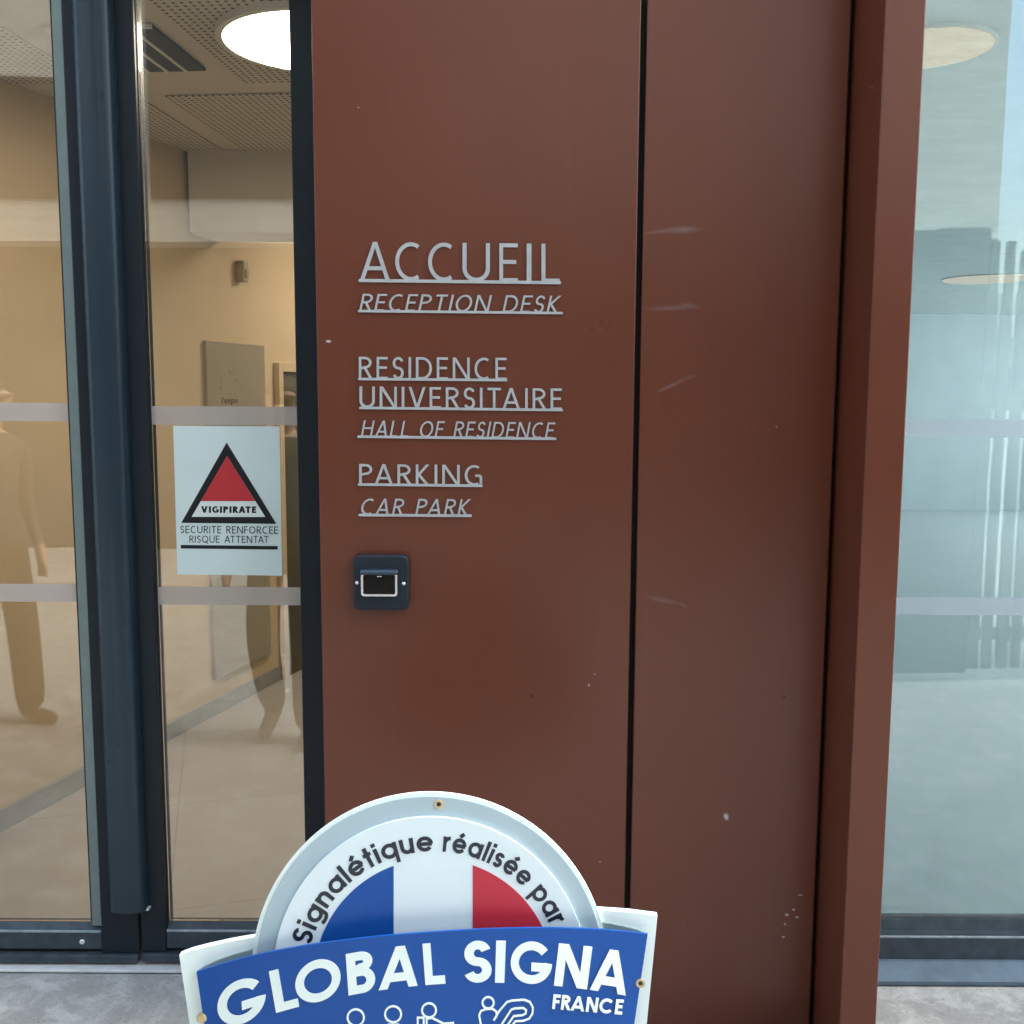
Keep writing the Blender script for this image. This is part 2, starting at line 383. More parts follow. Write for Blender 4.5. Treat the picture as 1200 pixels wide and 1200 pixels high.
# ------------------------------------------------------------------ setting
YG, YL = 0.340, 0.310            # door glass plane, door leaf front
g = MB(); g.add([(-90,-140,0),(90,-140,0),(90,60,0),(-90,60,0)], [(0,1,2,3)])
M['ground'] = concrete('worn_concrete_ground', (0.20, 0.20, 0.196), (0.33, 0.33, 0.32), 1.0, (0.47, 0.47, 0.46))
struct('ground', g, M['ground'])

# interior left room
C1 = UZ(0, 974, 0.016); C2 = UZ(328, 796, 0.016)     # foot of the oblique wall
WD = (C2-C1); WD.z = 0; WD.normalize(); WN = Vector((WD.y, -WD.x, 0))   # WN points into the room
HC = 2.85
A0 = C1 + WD*((YG+0.09-C1.y)/WD.y); A0.z = 0.016
f = MB(); f.box(-4.0, 0.60, YG+0.05, 7.6, 0.004, 0.016); struct('floor', f, M['room_floor'])
f = MB(); f.box(0.66, 8.5, YG+0.05, 12.5, 0.004, 0.016); struct('floor', f, M['room_floor_r'])
c = MB(); c.box(-4.0, 0.60, YG-0.02, 7.6, HC, HC+0.1); struct('ceiling', c, M['ceiling'])
M['ceiling_r'] = paint('cool_ceiling_white', (0.60, 0.66, 0.66), 0.8, 0.05, 5, 0.05)
c = MB(); c.box(0.66, 8.5, YG+0.02, 12.5, HC, HC+0.1); struct('ceiling', c, M['ceiling_r'])
wl = thing('interior_wall', 'cream painted interior wall receding behind the glass doors', 'wall', A0)
b = MB(); b.obox(A0.copy(), WD, -WN, Vector((0,0,1)), 7.2, 0.15, HC-0.018); obj('wall_face', b, M['room_wall'], wl)
b = MB(); b.obox(A0+Vector((0,0,0.0005)), WD, WN, Vector((0,0,1)), (C2-A0).length+0.0, 0.012, 0.085); obj('skirting', b, M['skirting'], wl, 0.002)
w2 = MB(); w2.box(-4.0, 0.60, 7.45, 7.6, 0.018, HC-0.002); tag(obj('back_wall', w2, M['room_wall']), 'far cream wall closing the lobby, behind the glass doors', 'wall')
w3 = MB(); w3.box(0.60, 0.66, YG+0.06, 12.5, 0.018, HC-0.002); tag(obj('partition_wall', w3, M['room_wall_r']), 'partition wall between lobby and side room, behind the brown cladding', 'wall')
w4 = MB(); w4.box(0.66, 8.5, 12.35, 12.5, 0.018, HC-0.002); w4.box(8.35, 8.5, 11.6, 12.35, 0.018, HC-0.002); w4.box(8.35, 8.5, YG+0.22, 12.35, 0.018, 0.8)
M['light_glazing'] = (lambda t: (t.l(t.n('BsdfTranslucent').outputs[0], t.out.inputs[0]), t.m)[1])(NT('added_light_glazing'))
M['light_glazing'].node_tree.nodes['Translucent BSDF'].inputs[0].default_value = (0.92, 0.93, 0.96, 1)
w5 = MB(); w5.box(8.40, 8.42, YG+0.22, 11.6, 0.802, HC-0.004); tag(obj('added_light_glazing', w5, M['light_glazing']), 'added unseen frosted glazing that softly lights the room behind the right window', 'window')  # unseen glazed opening, added to spread soft daylight through the side room
tag(obj('side_room_wall', w4, M['room_wall_r']), 'pale grey wall of the side room behind the right window', 'wall')
def onwall(px, py, off=0.0): return UP(px, py, C1 + WN*off, WN)
# dark interior door in the oblique wall
p = onwall(329, 600); q0 = p.copy(); q0.z = 0.016
dr = thing('interior_door', 'dark olive interior door at the far end of the cream wall', 'door', q0)
ztop = onwall(335, 436).z
b = MB(); b.obox(q0+WN*0.001, WD, WN, Vector((0,0,1)), 1.0, 0.02, ztop-0.016); obj('door_leaf', b, M['olive'], dr)
b = MB(); b.obox(q0+WN*0.001-WD*0.05, WD, WN, Vector((0,0,1)), 0.05, 0.035, ztop+0.05-0.016); b.obox(q0+WN*0.001+Vector((0,0,ztop-0.016)), WD, WN, Vector((0,0,1)), 1.05, 0.035, 0.05)
obj('door_frame', b, M['room_wall'], dr, 0.003)
# notice board
n1, n2 = onwall(237, 399), onwall(306, 413)
L = (Vector((n2.x,n2.y,0))-Vector((n1.x,n1.y,0))).length; zb = onwall(246, 798).z
q0 = Vector((n1.x, n1.y, zb)); nb = thing('notice_board', 'tall grey notice board hanging on the cream interior wall', 'notice board', q0)
b = MB(); b.obox(q0+WN*0.002, WD, WN, Vector((0,0,1)), L, 0.02, n1.z-zb); obj('board_panel', b, M['board'], nb, 0.003)
b = MB()
def nbf(u, v, lift):
    s_ = n1 + WD*(L*(0.22+0.27*u)) + WN*(0.0232+lift); s_.z = onwall(258, 473).z + 0.032*v; return s_
put_text(b, "l'expo", 0.16, 0.12, nbf, WN*-0.001, True); obj('lettering', b, M['board_ink'], nb)
# wall sensor
M['sensor'] = paint('beige_sensor_plastic', (0.42, 0.33, 0.22), 0.5, 0.04)
q0 = onwall(276, 330); sn = thing('wall_sensor', 'small white motion sensor high on the cream interior wall', 'sensor', q0)
b = MB(); b.obox(q0+WN*0.001, WD, WN, Vector((0,0,1)), 0.05, 0.05, 0.11); obj('sensor_body', b, M['sensor'], sn, 0.008)
b = MB(); b.obox(q0+WN*0.051+WD*0.012+Vector((0,0,.02)), WD, WN, Vector((0,0,1)), 0.028, 0.006, 0.045); obj('lens', b, M['board'], sn, 0.002)
# perforated ceiling tiles
cr = R(5); cu = Vector((math.cos(cr), -math.sin(cr), 0)); cv = Vector((math.sin(cr), math.cos(cr), 0))
def tile(px, py, lu, lv, du=0, dv=0, label=''):
    o = UZ(px, py, HC) + cu*du + cv*dv; o.z = HC-0.006
    b = MB(); b.obox(o, cu, cv, Vector((0,0,1)), lu, lv, 0.004); t_ = obj('ceiling_tile', b, M['perf']); return tag(t_, label, 'ceiling tile', 'perforated ceiling tiles')
tile(285, 96, 1.9, 1.25, 0, -1.25, 'perforated ceiling tile that carries the big lit round lamp')
tile(288, 176, 1.9, 0.92, 0, -0.92, 'perforated ceiling tile beyond the round lamp')
tile(262, 176, 1.1, 0.92, -1.1, -0.92, 'narrow perforated ceiling tile beside the cream wall')
tile(110, 96, 1.3, 1.25, -1.3, -1.25, 'perforated ceiling tile above the left glass door leaf')
# bulkhead across the lobby ceiling
yb_ = UZ(300, 175, HC).y; q1 = C1 + WD*((yb_-C1.y)/WD.y)
b = MB(); b.box(q1.x+0.03, 0.598, yb_, yb_+0.30, 2.46, HC-0.003); tag(obj('bulkhead', b, M['ceiling'], None, 0.003), 'plain beige bulkhead hanging across the lobby ceiling beyond the perforated tiles', 'bulkhead')
# ceiling vent
v0 = UZ(241, 79, HC); v0.z = HC-0.012
vt = thing('ceiling_vent', 'dark slotted ceiling vent beside the lit round lamp', 'vent', v0)
b = MB()
LV = 0.44
b.obox(v0-cu*0.34-cv*LV, cu, cv, Vector((0,0,1)), 0.34, LV, 0.010); obj('vent_slots', b, M['grille'], vt)
b = MB()
for k in range(5): b.obox(v0-cu*(0.07*k+0.075)-cv*LV+Vector((0,0,-0.004)), cu, cv, Vector((0,0,1)), 0.012, LV, 0.008)
b.obox(v0-cu*0.352-cv*(LV+0.012)+Vector((0,0,-0.004)), cu, cv, Vector((0,0,1)), 0.352, 0.012, 0.012)
obj('vent_blades', b, M['white_metal'], vt)
# round lamps
EX, EYv, EZ = Vector((1,0,0)), Vector((0,1,0)), Vector((0,0,1))
def lamp(cx, cy, r, label, m, z=HC-0.006, rim=0.022):
    c = Vector((cx, cy, z)); t_ = thing('ceiling_lamp', label, 'lamp', c, 'round ceiling lamps')
    b = MB(); b.ring(c, EX, EYv, EZ*-1, r+rim, r, rim, 64); obj('lamp_ring', b, M['white_metal'], t_)
    b = MB(); b.disc(c+EZ*-0.004, EX, EYv, EZ*-1, r-0.0005, 0.012, 64); obj('diffuser', b, m, t_)
    return t_
lc = UZ(372, 42, HC)
lamp(lc.x, lc.y, 0.30, 'big brightly lit round lamp in the lobby ceiling', M['lamp'])
lamp(lc.x+0.35, lc.y+2.6, 0.30, 'added unseen round lamp that helps light the lobby, behind the brown cladding', M['lamp'])  # extra lamp out of view, added to brighten the lobby
l2 = UZ(1088, 52, HC); lamp(l2.x, l2.y, 0.20, 'beige round lamp at the top of the right window', M['lamp_dim'], HC-0.002, 0.012)
l3 = UZ(1155, 326, HC); M['lamp_faint'] = emit('faint_lamp_diffuser', (1.0, 0.86, 0.74), 0.15)
lamp(l3.x, l3.y, 0.40, 'faint far round lamp low in the right window', M['lamp_faint'], HC-0.002, 0.012)

# ------------------------------------------------------------------ glass doors
zt = 2.84
xa, xb, xc = -2.18, X(85.4, YG), X(93, YL)       # left leaf: outer, glass edge, stile start
xg0, xg1 = X(139, YL), X(142.6, YL)              # gap between leaves
xr0, xr1, xr2 = X(177.5, YG), X(350.5, YG), X(352, YL)
zb0 = Z(1126, YL, 80); zr0, zr1, zr2 = Z(1117, YL, 80), Z(1113, YL, 80), Z(1091.5, YL, 80)
zgl = Z(1080, YG, 80)
def leaf(name, label, x0, x1, gx0, gx1, bead_side, zoff):
    root = thing(name, label, 'glass door', ((x0+x1)/2, YL, 0), 'pair of glass entrance door leaves')
    b = MB()
    b.box(x0, gx0-0.0, YL, YL+0.07, zr0+zoff, zt-0.08); b.box(gx1, x1, YL, YL+0.07, zr0+zoff, zt-0.08)
    obj('stile', b, M['dark_frame'], root, 0.003)
    b = MB(); b.box(gx0+0.0005, gx1-0.0005, YL+0.002, YL+0.068, zr1+zoff, zr2+zoff); obj('bottom_rail', b, M['dark_dusty'], root, 0.003)
    b = MB(); b.box(x0+0.001, x1-0.001, YL-0.012, YL+0.06, zb0+zoff, zr0-0.001+zoff); obj('kick_strip', b, M['dark_dusty'], root, 0.003)
    b = MB(); b.box(x0, x1, YL, YL+0.07, zt-0.079, zt); obj('top_rail', b, M['dark_frame'], root, 0.003)
    b = MB(); b.prism([(gx0+0.001, YL+0.006, zr2+0.0005+zoff), (gx0+0.001, YG-0.002, zgl+zoff), (gx0+0.001, YG+0.02, zgl+zoff), (gx0+0.001, YG+0.02, zr2+0.0005+zoff)], (gx1-gx0-0.002, 0, 0)); obj('glazing_bead', b, M['dark_dusty'], root)
    b = MB(); b.box(gx0+0.002, gx1-0.002, YL-0.001, YL+0.006, zr2-0.0035+zoff, zr2+0.0008+zoff); obj('edge_line', b, M['edge_line'], root)
    gl = MB(); gl.box(gx0+0.0015, gx1-0.0015, YG, YG+0.008, zgl+0.001+zoff, zt-0.085); G = obj('glass', gl, M['glass'], root)
    return root, G
ld, gA = leaf('glass_door', 'left glass door leaf with frosted stripes and cylindrical edge guard', xa, xg0, xa+0.08, xc, 1, 0)
rd, gB = leaf('glass_door', 'right glass door leaf with white poster on its pane', xg1, xr2+0.10, xr0, xr1, 0, 0.004)
# bead / pane edge on the left leaf, thin warm gasket on the right leaf
b = MB(); b.prism([(xb-0.002, YG-0.0005, 0), (xb+0.003, YL+0.005, 0), (xc-0.0006, YL+0.003, 0), (xc-0.0006, YG-0.0005, 0)], (0,0,1))
for v in b.v: v.z = zgl+0.002 if v.z < 0.5 else zt-0.09
obj('pane_edge', b, M['bead'], ld)
b = MB(); b.box(xb-0.010, xb-0.0045, YG-0.004, YG-0.0005, zgl+0.004, zt-0.09); obj('gasket', b, M['rubber'], ld)
b = MB(); b.box(xr0-0.010, xr0+0.002, YG-0.012, YG-0.0005, zgl+0.01, zt-0.09); obj('gasket', b, M['rubber'], rd)
# finger guard profile on the left leaf
gx0, gx1 = X(104, YL-0.03), X(148.5, YL-0.03)
zg0 = Z(1068, YL-0.03, 145)
pr = []
def guard(x0, x1, d, r):
    P = [(x0, YL-0.0005)]
    P += [(x0+r-r*math.cos(R(a)), YL-d+r-r*math.sin(R(a))) for a in range(0, 91, 10)]
    P += [(x0+r+(x1-x0-2*r)*k/6, YL-d-0.004*math.sin(math.pi*k/6)) for k in range(1, 6)]
    P += [(x1-r+r*math.sin(R(a)), YL-d+r-r*math.cos(R(a))) for a in range(0, 91, 10)]
    P += [(x1, YL-0.0005)]; return P
P = guard(gx0, gx1, 0.042, 0.026)
b = MB(); b.slab([Vector((x,y,zg0)) for x,y in P], [Vector((x,y,zt-0.08)) for x,y in P])
M['guard'] = paint('blue_grey_anodised', (0.015, 0.029, 0.042), 0.30, 0.06, 6, 0.02, spec=0.40)
obj('edge_guard', b, M['guard'], ld, smooth=True)
b = MB(); b.box(gx1-0.012, gx1+0.006, YL-0.022, YL-0.001, zg0-0.002, zg0+0.003); obj('guard_clip', b, M['alu'], ld)
b = MB(); c0 = U(96, 1104, YL); b.lathe(Vector((c0.x, YL+0.002, c0.z)), EX, EZ, EYv*-1, [(0.0075,0),(0.0075,0.002),(0.005,0.004)], 20); obj('screw', b, M['alu'], ld)
# frosted stripes on the panes
def stripe(root, gx0, gx1, ya, yb, px):
    z0, z1 = Z(yb, YG-0.0015, px), Z(ya, YG-0.0015, px)
    b = MB(); b.box(gx0, gx1, YG-0.0022, YG-0.0007, z0, z1); obj('frosted_stripe', b, M['stripe'], root)
stripe(gA, xa+0.09, xb-0.004+0.012, 472, 493.5, 45); stripe(gA, xa+0.09, xb+0.008, 684.5, 705, 45)
stripe(gB, xr0-0.006, xr1-0.002, 476.3, 498, 260); stripe(gB, xr0-0.008, xr1-0.002, 688, 708.8, 260)
# frame around the doors
b = MB(); b.box(xa-0.06, xr2+0.10, YL+0.005, YL+0.10, zt+0.002, 3.0); tag(obj('door_head', b, M['dark_frame'], None, 0.003), 'dark head frame above the glass doors', 'door frame')
b = MB(); b.box(xa-0.06, xa-0.003, YL+0.005, YL+0.10, 0.0, zt); tag(obj('door_jamb', b, M['dark_frame'], None, 0.003), 'dark jamb at the outer side of the left glass door', 'door frame')
b = MB(); b.box(xa-0.06, xr2+0.10, YL-0.035, YL+0.12, 0.004, 0.012); tag(obj('threshold', b, M['alu'], None, 0.002), 'thin aluminium threshold strip under the glass doors', 'threshold')

# poster on the right leaf
yq = YG-0.004
pc = [U(202.8,498.9,yq), U(327.8,499.8,yq), U(330.6,674.7,yq), U(208,672.9,yq)]
M['paper'] = paint('poster_paper', (0.61, 0.71, 0.70), 0.55, 0.03, 9, 0.03)
M['poster_black'] = paint('poster_black_ink', (0.010, 0.013, 0.016), 0.5, 0.05, spec=0.25)
M['poster_red'] = paint('poster_red_ink', (0.48, 0.022, 0.03), 0.45, 0.06, 12)
M['poster_white'] = paint('poster_white_ink', (0.70, 0.75, 0.74), 0.5, 0.03)
ps = thing('poster', 'white security poster with red triangle taped on the right glass door', 'poster', (pc[2]+pc[3])/2)
NX, NY = 6, 8; F_, B_ = MB(), None
vv = []; ff = []
for j in range(NY+1):
    for i in range(NX+1):
        s_, t_ = i/NX, j/NY; a_ = pc[0].lerp(pc[1], s_); b_ = pc[3].lerp(pc[2], s_); p_ = a_.lerp(b_, t_)
        p_ = p_ + Vector((0, -0.0012*max(0, t_-0.72)/0.28*(0.4+math.sin(s_*5.2)), 0)); vv.append(p_)
for j in range(NY):
    for i in range(NX): k = j*(NX+1)+i; ff.append((k, k+1, k+NX+2, k+NX+1))
n = len(vv); F_.add(vv+[v+Vector((0,0.0006,0)) for v in vv], ff+[tuple(n+i for i in reversed(q)) for q in ff])
obj('paper', F_, M['paper'], ps, smooth=True)
yq2 = yq-0.0006-0.0002
def flat(px_pts, y, d=0.0003): m_ = MB(); m_.prism([U(a,b_,y) for a,b_ in px_pts], (0,d,0)); return m_
ob = MB(); fr_o = [(265.6,518.5),(323.9,613.9),(212.4,612.7)]; fr_i = [(266.1,534),(311.1,606),(224.5,605.7)]
ob.strip([U(*p_,yq2) for p_ in fr_o+fr_o[:1]], [U(*p_,yq2) for p_ in fr_i+fr_i[:1]], (0,0.0003,0)); obj('triangle_border', ob, M['poster_black'], ps)
obj('red_field', flat([(266.1,534.2),(299,587.2),(235.4,587.2)], yq2), M['poster_red'], ps)
obj('white_field', flat([(299.2,587.5),(311,605.8),(224.7,605.6),(235.2,587.5)], yq2), M['poster_white'], ps)
def line_text(root, text, x0, x1, yb0, yb1, ch, w, track, y, m, depth=0.0003, geo=False, slant=0, name='lettering'):
    b = MB()
    def fn(u, v, lift):
        px = x0+(x1-x0)*u; return U(px, yb0+(yb1-yb0)*u-ch*v, y-lift)
    put_text(b, text, w, track, fn, (0, depth, 0), geo, slant); return obj(name, b, m, root)
line_text(ps, 'VIGIPIRATE', 235.7, 300.2, 600.9, 601.2, 7.7, 0.24, 0.14, yq2-0.0004, M['poster_black'])
line_text(ps, 'SECURITE RENFORCEE', 211.4, 325.7, 624.8, 625.6, 8.6, 0.115, 0.17, yq2, M['poster_black'])
line_text(ps, 'RISQUE ATTENTAT', 222, 314.6, 635.9, 636.4, 8.3, 0.115, 0.17, yq2, M['poster_black'])
obj('rule', flat([(211.9,638.6),(325.3,640),(325.4,644),(211.9,642.8)], yq2), M['poster_black'], ps)

# ------------------------------------------------------------------ brown cladding
px0, px1 = X(372.6, 0), X(742.6, 0); qx0, qx1 = X(749.2, 0), X(977.6, 0); fx = X(983.3, 0)
YF = -0.20
for _ in range(8): YF += (fx - X(1015.5, YF))*0.5*-6 if False else 0
# the fin's front plane: where the corner at px 1015.5 lies straight in front of its foot
lo, hi = -0.6, 0.0
for _ in range(40):
    mid = (lo+hi)/2
    if X(1015.5, mid) < fx: lo = mid
    else: hi = mid
YF = mid
fx1 = X(1061.2, YF)
ZT = 3.0
def mk(root, y, lst):
    o = []
    for (px, py, hw, hh, a, st) in lst:
        p_ = U(px, py, y); o.append((p_.x-root.x, p_.z-root.z, hw, hh, a, st))
    return o
r1 = Vector(((px0+px1)/2, 0, 0)); r2 = Vector(((qx0+qx1)/2, 0, 0))
m1 = brown_paint('brown_powder_coat', mk(r1, 0, [(385,400,0.008,0.004,0,0.9),(690,803,.004,.005,0,.5),(697,790,.003,.003,0,.4),(420,126,.003,.003,0,.4),(703,1010,.004,.003,0,.3)]))
m2 = brown_paint('brown_powder_coat_scuffed', mk(r2, 0, [(800,269,.055,.011,0.04,.27),(776,271,.06,.006,0.12,.2),(788,361,.085,.008,0.03,.19),(806,358,.03,.008,-.1,.2),(786,452,.05,.007,.42,.2),(806,443,.03,.007,.25,.16),(776,703,.055,.009,-.18,.18),(800,709,.022,.006,-.5,.16),(851,957,.008,.012,.3,.8),
      (930,1066,.005,.004,0,.7),(922,1072,.006,.005,.4,.7),(934,1075,.006,.004,0,.6),(920,1083,.004,.004,0,.6),(918,1098,.006,.004,.3,.6),(938,1049,.008,.003,0,.5),(910,500,.004,.003,0,.3)]))
m3 = brown_paint('brown_powder_coat_fin', [])
p1 = thing('brown_cladding', 'wide brown metal cladding panel carrying the grey lettering', 'wall panel', r1)
b = MB(); b.box(px0, px1, 0, 0.03, 0.006, ZT-0.004); obj('panel_face', b, m1, p1, 0.0035, True, 3)
p2 = thing('brown_cladding', 'plain scuffed brown metal panel between black joint and projecting fin', 'wall panel', r2)
b = MB(); b.box(qx0, qx1, 0, 0.03, 0.006, ZT-0.004); obj('panel_face', b, m2, p2, 0.0035, True, 3)
fn_ = thing('projecting_fin', 'projecting brown metal fin beside the right window', 'wall fin', ((fx+fx1)/2, YF, 0))
b = MB(); b.box(fx, fx1, YF, 0.33, 0.006, ZT-0.004); obj('fin_body', b, m3, fn_, 0.003, True, 3)
b = MB(); b.box(px0+0.004, fx-0.001, 0.031, 0.30, 0.004, ZT-0.006); tag(obj('cladding_core', b, M['black']), 'black backing seen through the joints between brown panels', 'backing')

# lettering on the first panel
lines = [('ACCUEIL', 421.8, 655.8, 283.2, 284.9, 419.9, 657.6, 328.6, 331.2, 3.7, 5.6, 0, .22),
         ('RECEPTION DESK', 420.8, 658.2, 344.2, 346.3, 419.3, 659.8, 364.4, 366.8, 2.9, 2.7, .2, .2),
         ('RESIDENCE', 420.4, 593.6, 418, 419.8, 419.3, 594.4, 444.1, 445.4, 3.0, 3.5, 0, .22),
         ('UNIVERSITAIRE', 421.2, 658.4, 452.7, 455, 420.8, 659.8, 477.9, 480.5, 3.0, 3.5, 0, .22),
         ('HALL OF RESIDENCE', 422.8, 651, 492.6, 494.5, 418.7, 652, 511.7, 514.3, 3.0, 2.6, .2, .2),
         ('PARKING', 420.8, 565, 543.7, 545.3, 419.3, 565.8, 567.8, 569.3, 3.0, 3.3, 0, .22),
         ('CAR PARK', 421.5, 552, 584.3, 585.7, 420, 552.8, 603.6, 604.5, 3.0, 2.6, .2, .22)]
YLT = -0.0042
for (tx, a0, a1, t0, t1, u0, u1, b0, b1, ut, swpx, sl_, tr) in lines:
    ch = (b0-t0) ; wst = 0.82*swpx/ch; bb = MB()
    if tx == 'ACCUEIL':
        ext = [(103,217),(237,340),(362,465),(493,597),(633,703),(737,755),(793,862)]
        k = 0
        for c_, (e0, e1) in zip(tx, ext):
            e0 = e0/3.243+390; e1 = e1/3.243+390; W, S = glyph(c_, wst)
            for (A_, B_) in S:
                lift = (k % 7)*6e-5; k += 1
                def f_(q): 
                    px = e0+(e1-e0)*q[0]/W; s_ = (px-u0)/(u1-u0); return U(px, b0+(b1-b0)*s_-ch*q[1], YLT-lift)
                bb.strip([f_(q) for q in A_], [f_(q) for q in B_], (0, 0.0039, 0))
    else:
        def f2(u, v, lift):
            px = a0+(a1-a0)*u; s_ = (px-u0)/(u1-u0); return U(px, b0+(b1-b0)*s_-ch*v, YLT-lift)
        put_text(bb, tx, wst, tr, f2, (0, 0.0039, 0), False, sl_)
    ub = bb; e = ut/2
    top = [(u0+e*.6, b0-e), (u1-e*.6, b1-e), (u1, b1-e*.3), (u1, b1+e*.5), (u1-e*.5, b1+e), (u0+e*.5, b0+e), (u0, b0+e*.5), (u0, b0-e*.3)]
    ub.prism([U(x_, y_, YLT-0.0008) for x_, y_ in top], (0, 0.0048, 0))
    lt = obj('lettering', bb, M['letter'], p1); lt['label'] = 'grey raised letters reading ' + tx

# intercom
ic = U(446.5, 683, 0); ic.z = Z(716, 0, 446)
it = thing('intercom', 'square dark intercom plate with chrome framed black screen below the lettering', 'intercom', Vector((ic.x, 0, ic.z)))
YI = -0.030
def rrect(x0, x1, z0, z1, r, y, n=6):
    P = []
    for cx, cz, a in ((x1-r, z1-r, 0), (x0+r, z1-r, 90), (x0+r, z0+r, 180), (x1-r, z0+r, 270)):
        P += [Vector((cx+r*math.cos(R(a+90*i/n)), y, cz+r*math.sin(R(a+90*i/n)))) for i in range(n+1)]
    return P
ix0, ix1, iz0, iz1 = U(413.8,683,YI).x, U(479,683,YI).x, U(446,715,YI).z, U(446,650.8,YI).z
M['intercom'] = paint('intercom_black_blue', (0.010, 0.017, 0.026), 0.42, 0.06, 20, 0.05, spec=0.35)
M['hood'] = paint('dark_glossy_hood', (0.016, 0.030, 0.050), 0.22, 0.05, 20, 0.0)
M['chrome'] = paint('satin_chrome', (0.66, 0.65, 0.66), 0.22, 0.04, 20, 0.0, metal=0.9)
M['screen'] = paint('black_glossy_screen', (0.002, 0.0025, 0.003), 0.12, 0.02, spec=0.15)
b = MB(); b.prism(rrect(ix0, ix1, iz0, iz1, 0.017, YI), (0, 0.0295, 0)); obj('plate', b, M['intercom'], it, 0.004, True, 3)
sx0, sx1, sz0, sz1 = U(423.6,683,YI).x, U(466.2,683,YI).x, U(446,698,YI).z, U(446,670.3,YI).z
b = MB(); o_ = rrect(sx0, sx1, sz0, sz1, 0.0075, YI-0.012); i_ = rrect(sx0+0.0058, sx1-0.0058, sz0+0.0058, sz1-0.0058, 0.004, YI-0.012)
b.strip(o_+o_[:1], i_+i_[:1], (0, 0.0115, 0)); obj('screen_frame', b, M['chrome'], it, 0.0018)
b = MB(); b.prism([(sx0-0.001, YI-0.0005, sz1+0.0095), (sx0-0.001, YI-0.012, sz1+0.007), (sx0-0.001, YI-0.0175, sz1+0.001), (sx0-0.001, YI-0.0175, sz1-0.0045), (sx0-0.001, YI-0.0125, sz1-0.0055), (sx0-0.001, YI-0.0125, sz1+0.0003), (sx0-0.001, YI-0.0005, sz1+0.0003)], (sx1-sx0+0.002, 0, 0)); obj('hood', b, M['hood'], it, 0.0012)
b = MB(); b.prism(rrect(sx0+0.006, sx1-0.006, sz0+0.006, sz1-0.006, 0.004, YI-0.005), (0, 0.0045, 0)); obj('screen', b, M['screen'], it)
b = MB(); c0 = U(444.6, 675.6, YI-0.006); b.box(c0.x-0.006, c0.x+0.006, YI-0.0062, YI-0.0051, c0.z-0.0012, c0.z+0.0012); obj('indicator', b, M['chrome'], it)
for (sx, sy) in ((418.4, 683), (473.1, 684.1)):
    c0 = U(sx, sy, YI); b = MB(); b.lathe(Vector((c0.x, YI, c0.z)), EX, EZ, EYv*-1, [(0.0045,-0.001),(0.0045,0.001),(0.003,0.0022)], 16); obj('screw', b, M['chrome'], it)

# ------------------------------------------------------------------ right window
YW, YWG, YWS = 0.30, 0.35, 0.23
wx0, wx1 = fx1-0.02, 3.4
wd = thing('window', 'tall window with pale blue reflections right of the brown fin', 'window', ((wx0+wx1)/2, YW, 0))
wz = lambda py, y: U(1115, py, y).z
b = MB(); b.box(wx0, wx1, YW, YW+0.09, wz(1124.5, YW), wz(1098.5, YW)); obj('bottom_rail', b, M['dark_dusty'], wd, 0.002)
b = MB(); b.prism([(wx0, YW+0.006, wz(1098.5, YW)+0.0005), (wx0, YW+0.008, wz(1094, YW+0.008)), (wx0, YWG-0.012, wz(1090, YWG-0.012)), (wx0, YWG-0.004, wz(1077, YWG-0.004)), (wx0, YWG+0.03, wz(1077, YWG-0.004)), (wx0, YWG+0.03, wz(1098.5, YW)+0.0005)], (wx1-wx0, 0, 0)); obj('glazing_bead', b, M['dark_dusty'], wd)
b = MB(); b.box(wx0, wx1, YW-0.001, YW+0.005, wz(1099.3, YW), wz(1097.6, YW)); obj('edge_line', b, M['edge_line'], wd)
b = MB(); b.prism([(wx0, YWS, wz(1150.5, YWS)), (wx0, YW-0.004, wz(1127, YW-0.004)), (wx0, YW-0.002, wz(1124.8, YW-0.002)), (wx0, YW+0.05, wz(1124.8, YW)), (wx0, YW+0.05, 0.004), (wx0, YWS+0.012, 0.004), (wx0, YWS+0.012, wz(1156, YWS+.012)), (wx0, YWS, wz(1154.5, YWS))], (wx1-wx0, 0, 0)); obj('sill', b, M['sill_blue'], wd)
b = MB(); b.box(wx0, wx1, YW, YW+0.09, 2.9, 3.0); b.box(wx0+0.001, wx0+0.03, YW+0.01, YW+0.09, wz(1098.5, YW)+.001, 2.899); b.box(wx1-0.06, wx1, YW, YW+0.09, wz(1098.5, YW)+.001, 2.899); obj('frame', b, M['dark_frame'], wd, 0.002)
b = MB(); b.box(wx0+0.005, wx1-0.05, YWG, YWG+0.008, wz(1082, YWG), 2.91); gw = obj('glass', b, M['glass_r'], wd)
for ya, yb in ((491, 512.5), (700, 720.5)):
    b = MB(); b.box(wx0+0.03, wx1-0.06, YWG-0.0022, YWG-0.0007, wz(yb, YWG), wz(ya, YWG)); obj('frosted_stripe', b, M['stripe_r'], gw)

# building shell, canopy
M['render'] = concrete('grey_render', (0.36, 0.36, 0.34), (0.46, 0.46, 0.44), 0.6)
b = MB(); b.box(-9, 9.5, YL+0.005, 0.55, 3.002, 7.5); tag(obj('facade_wall', b, M['render']), 'grey rendered facade wall above the doors', 'wall')
b = MB(); b.box(-9, xa-0.062, YL+0.02, 0.55, 0.003, 3.0); tag(obj('facade_wall', b, M['render']), 'grey rendered facade wall left of the glass doors', 'wall')
b = MB(); b.box(wx1+0.002, 9.5, YL+0.02, 0.55, 0.003, 3.0); tag(obj('facade_wall', b, M['render']), 'grey rendered facade wall right of the window', 'wall')
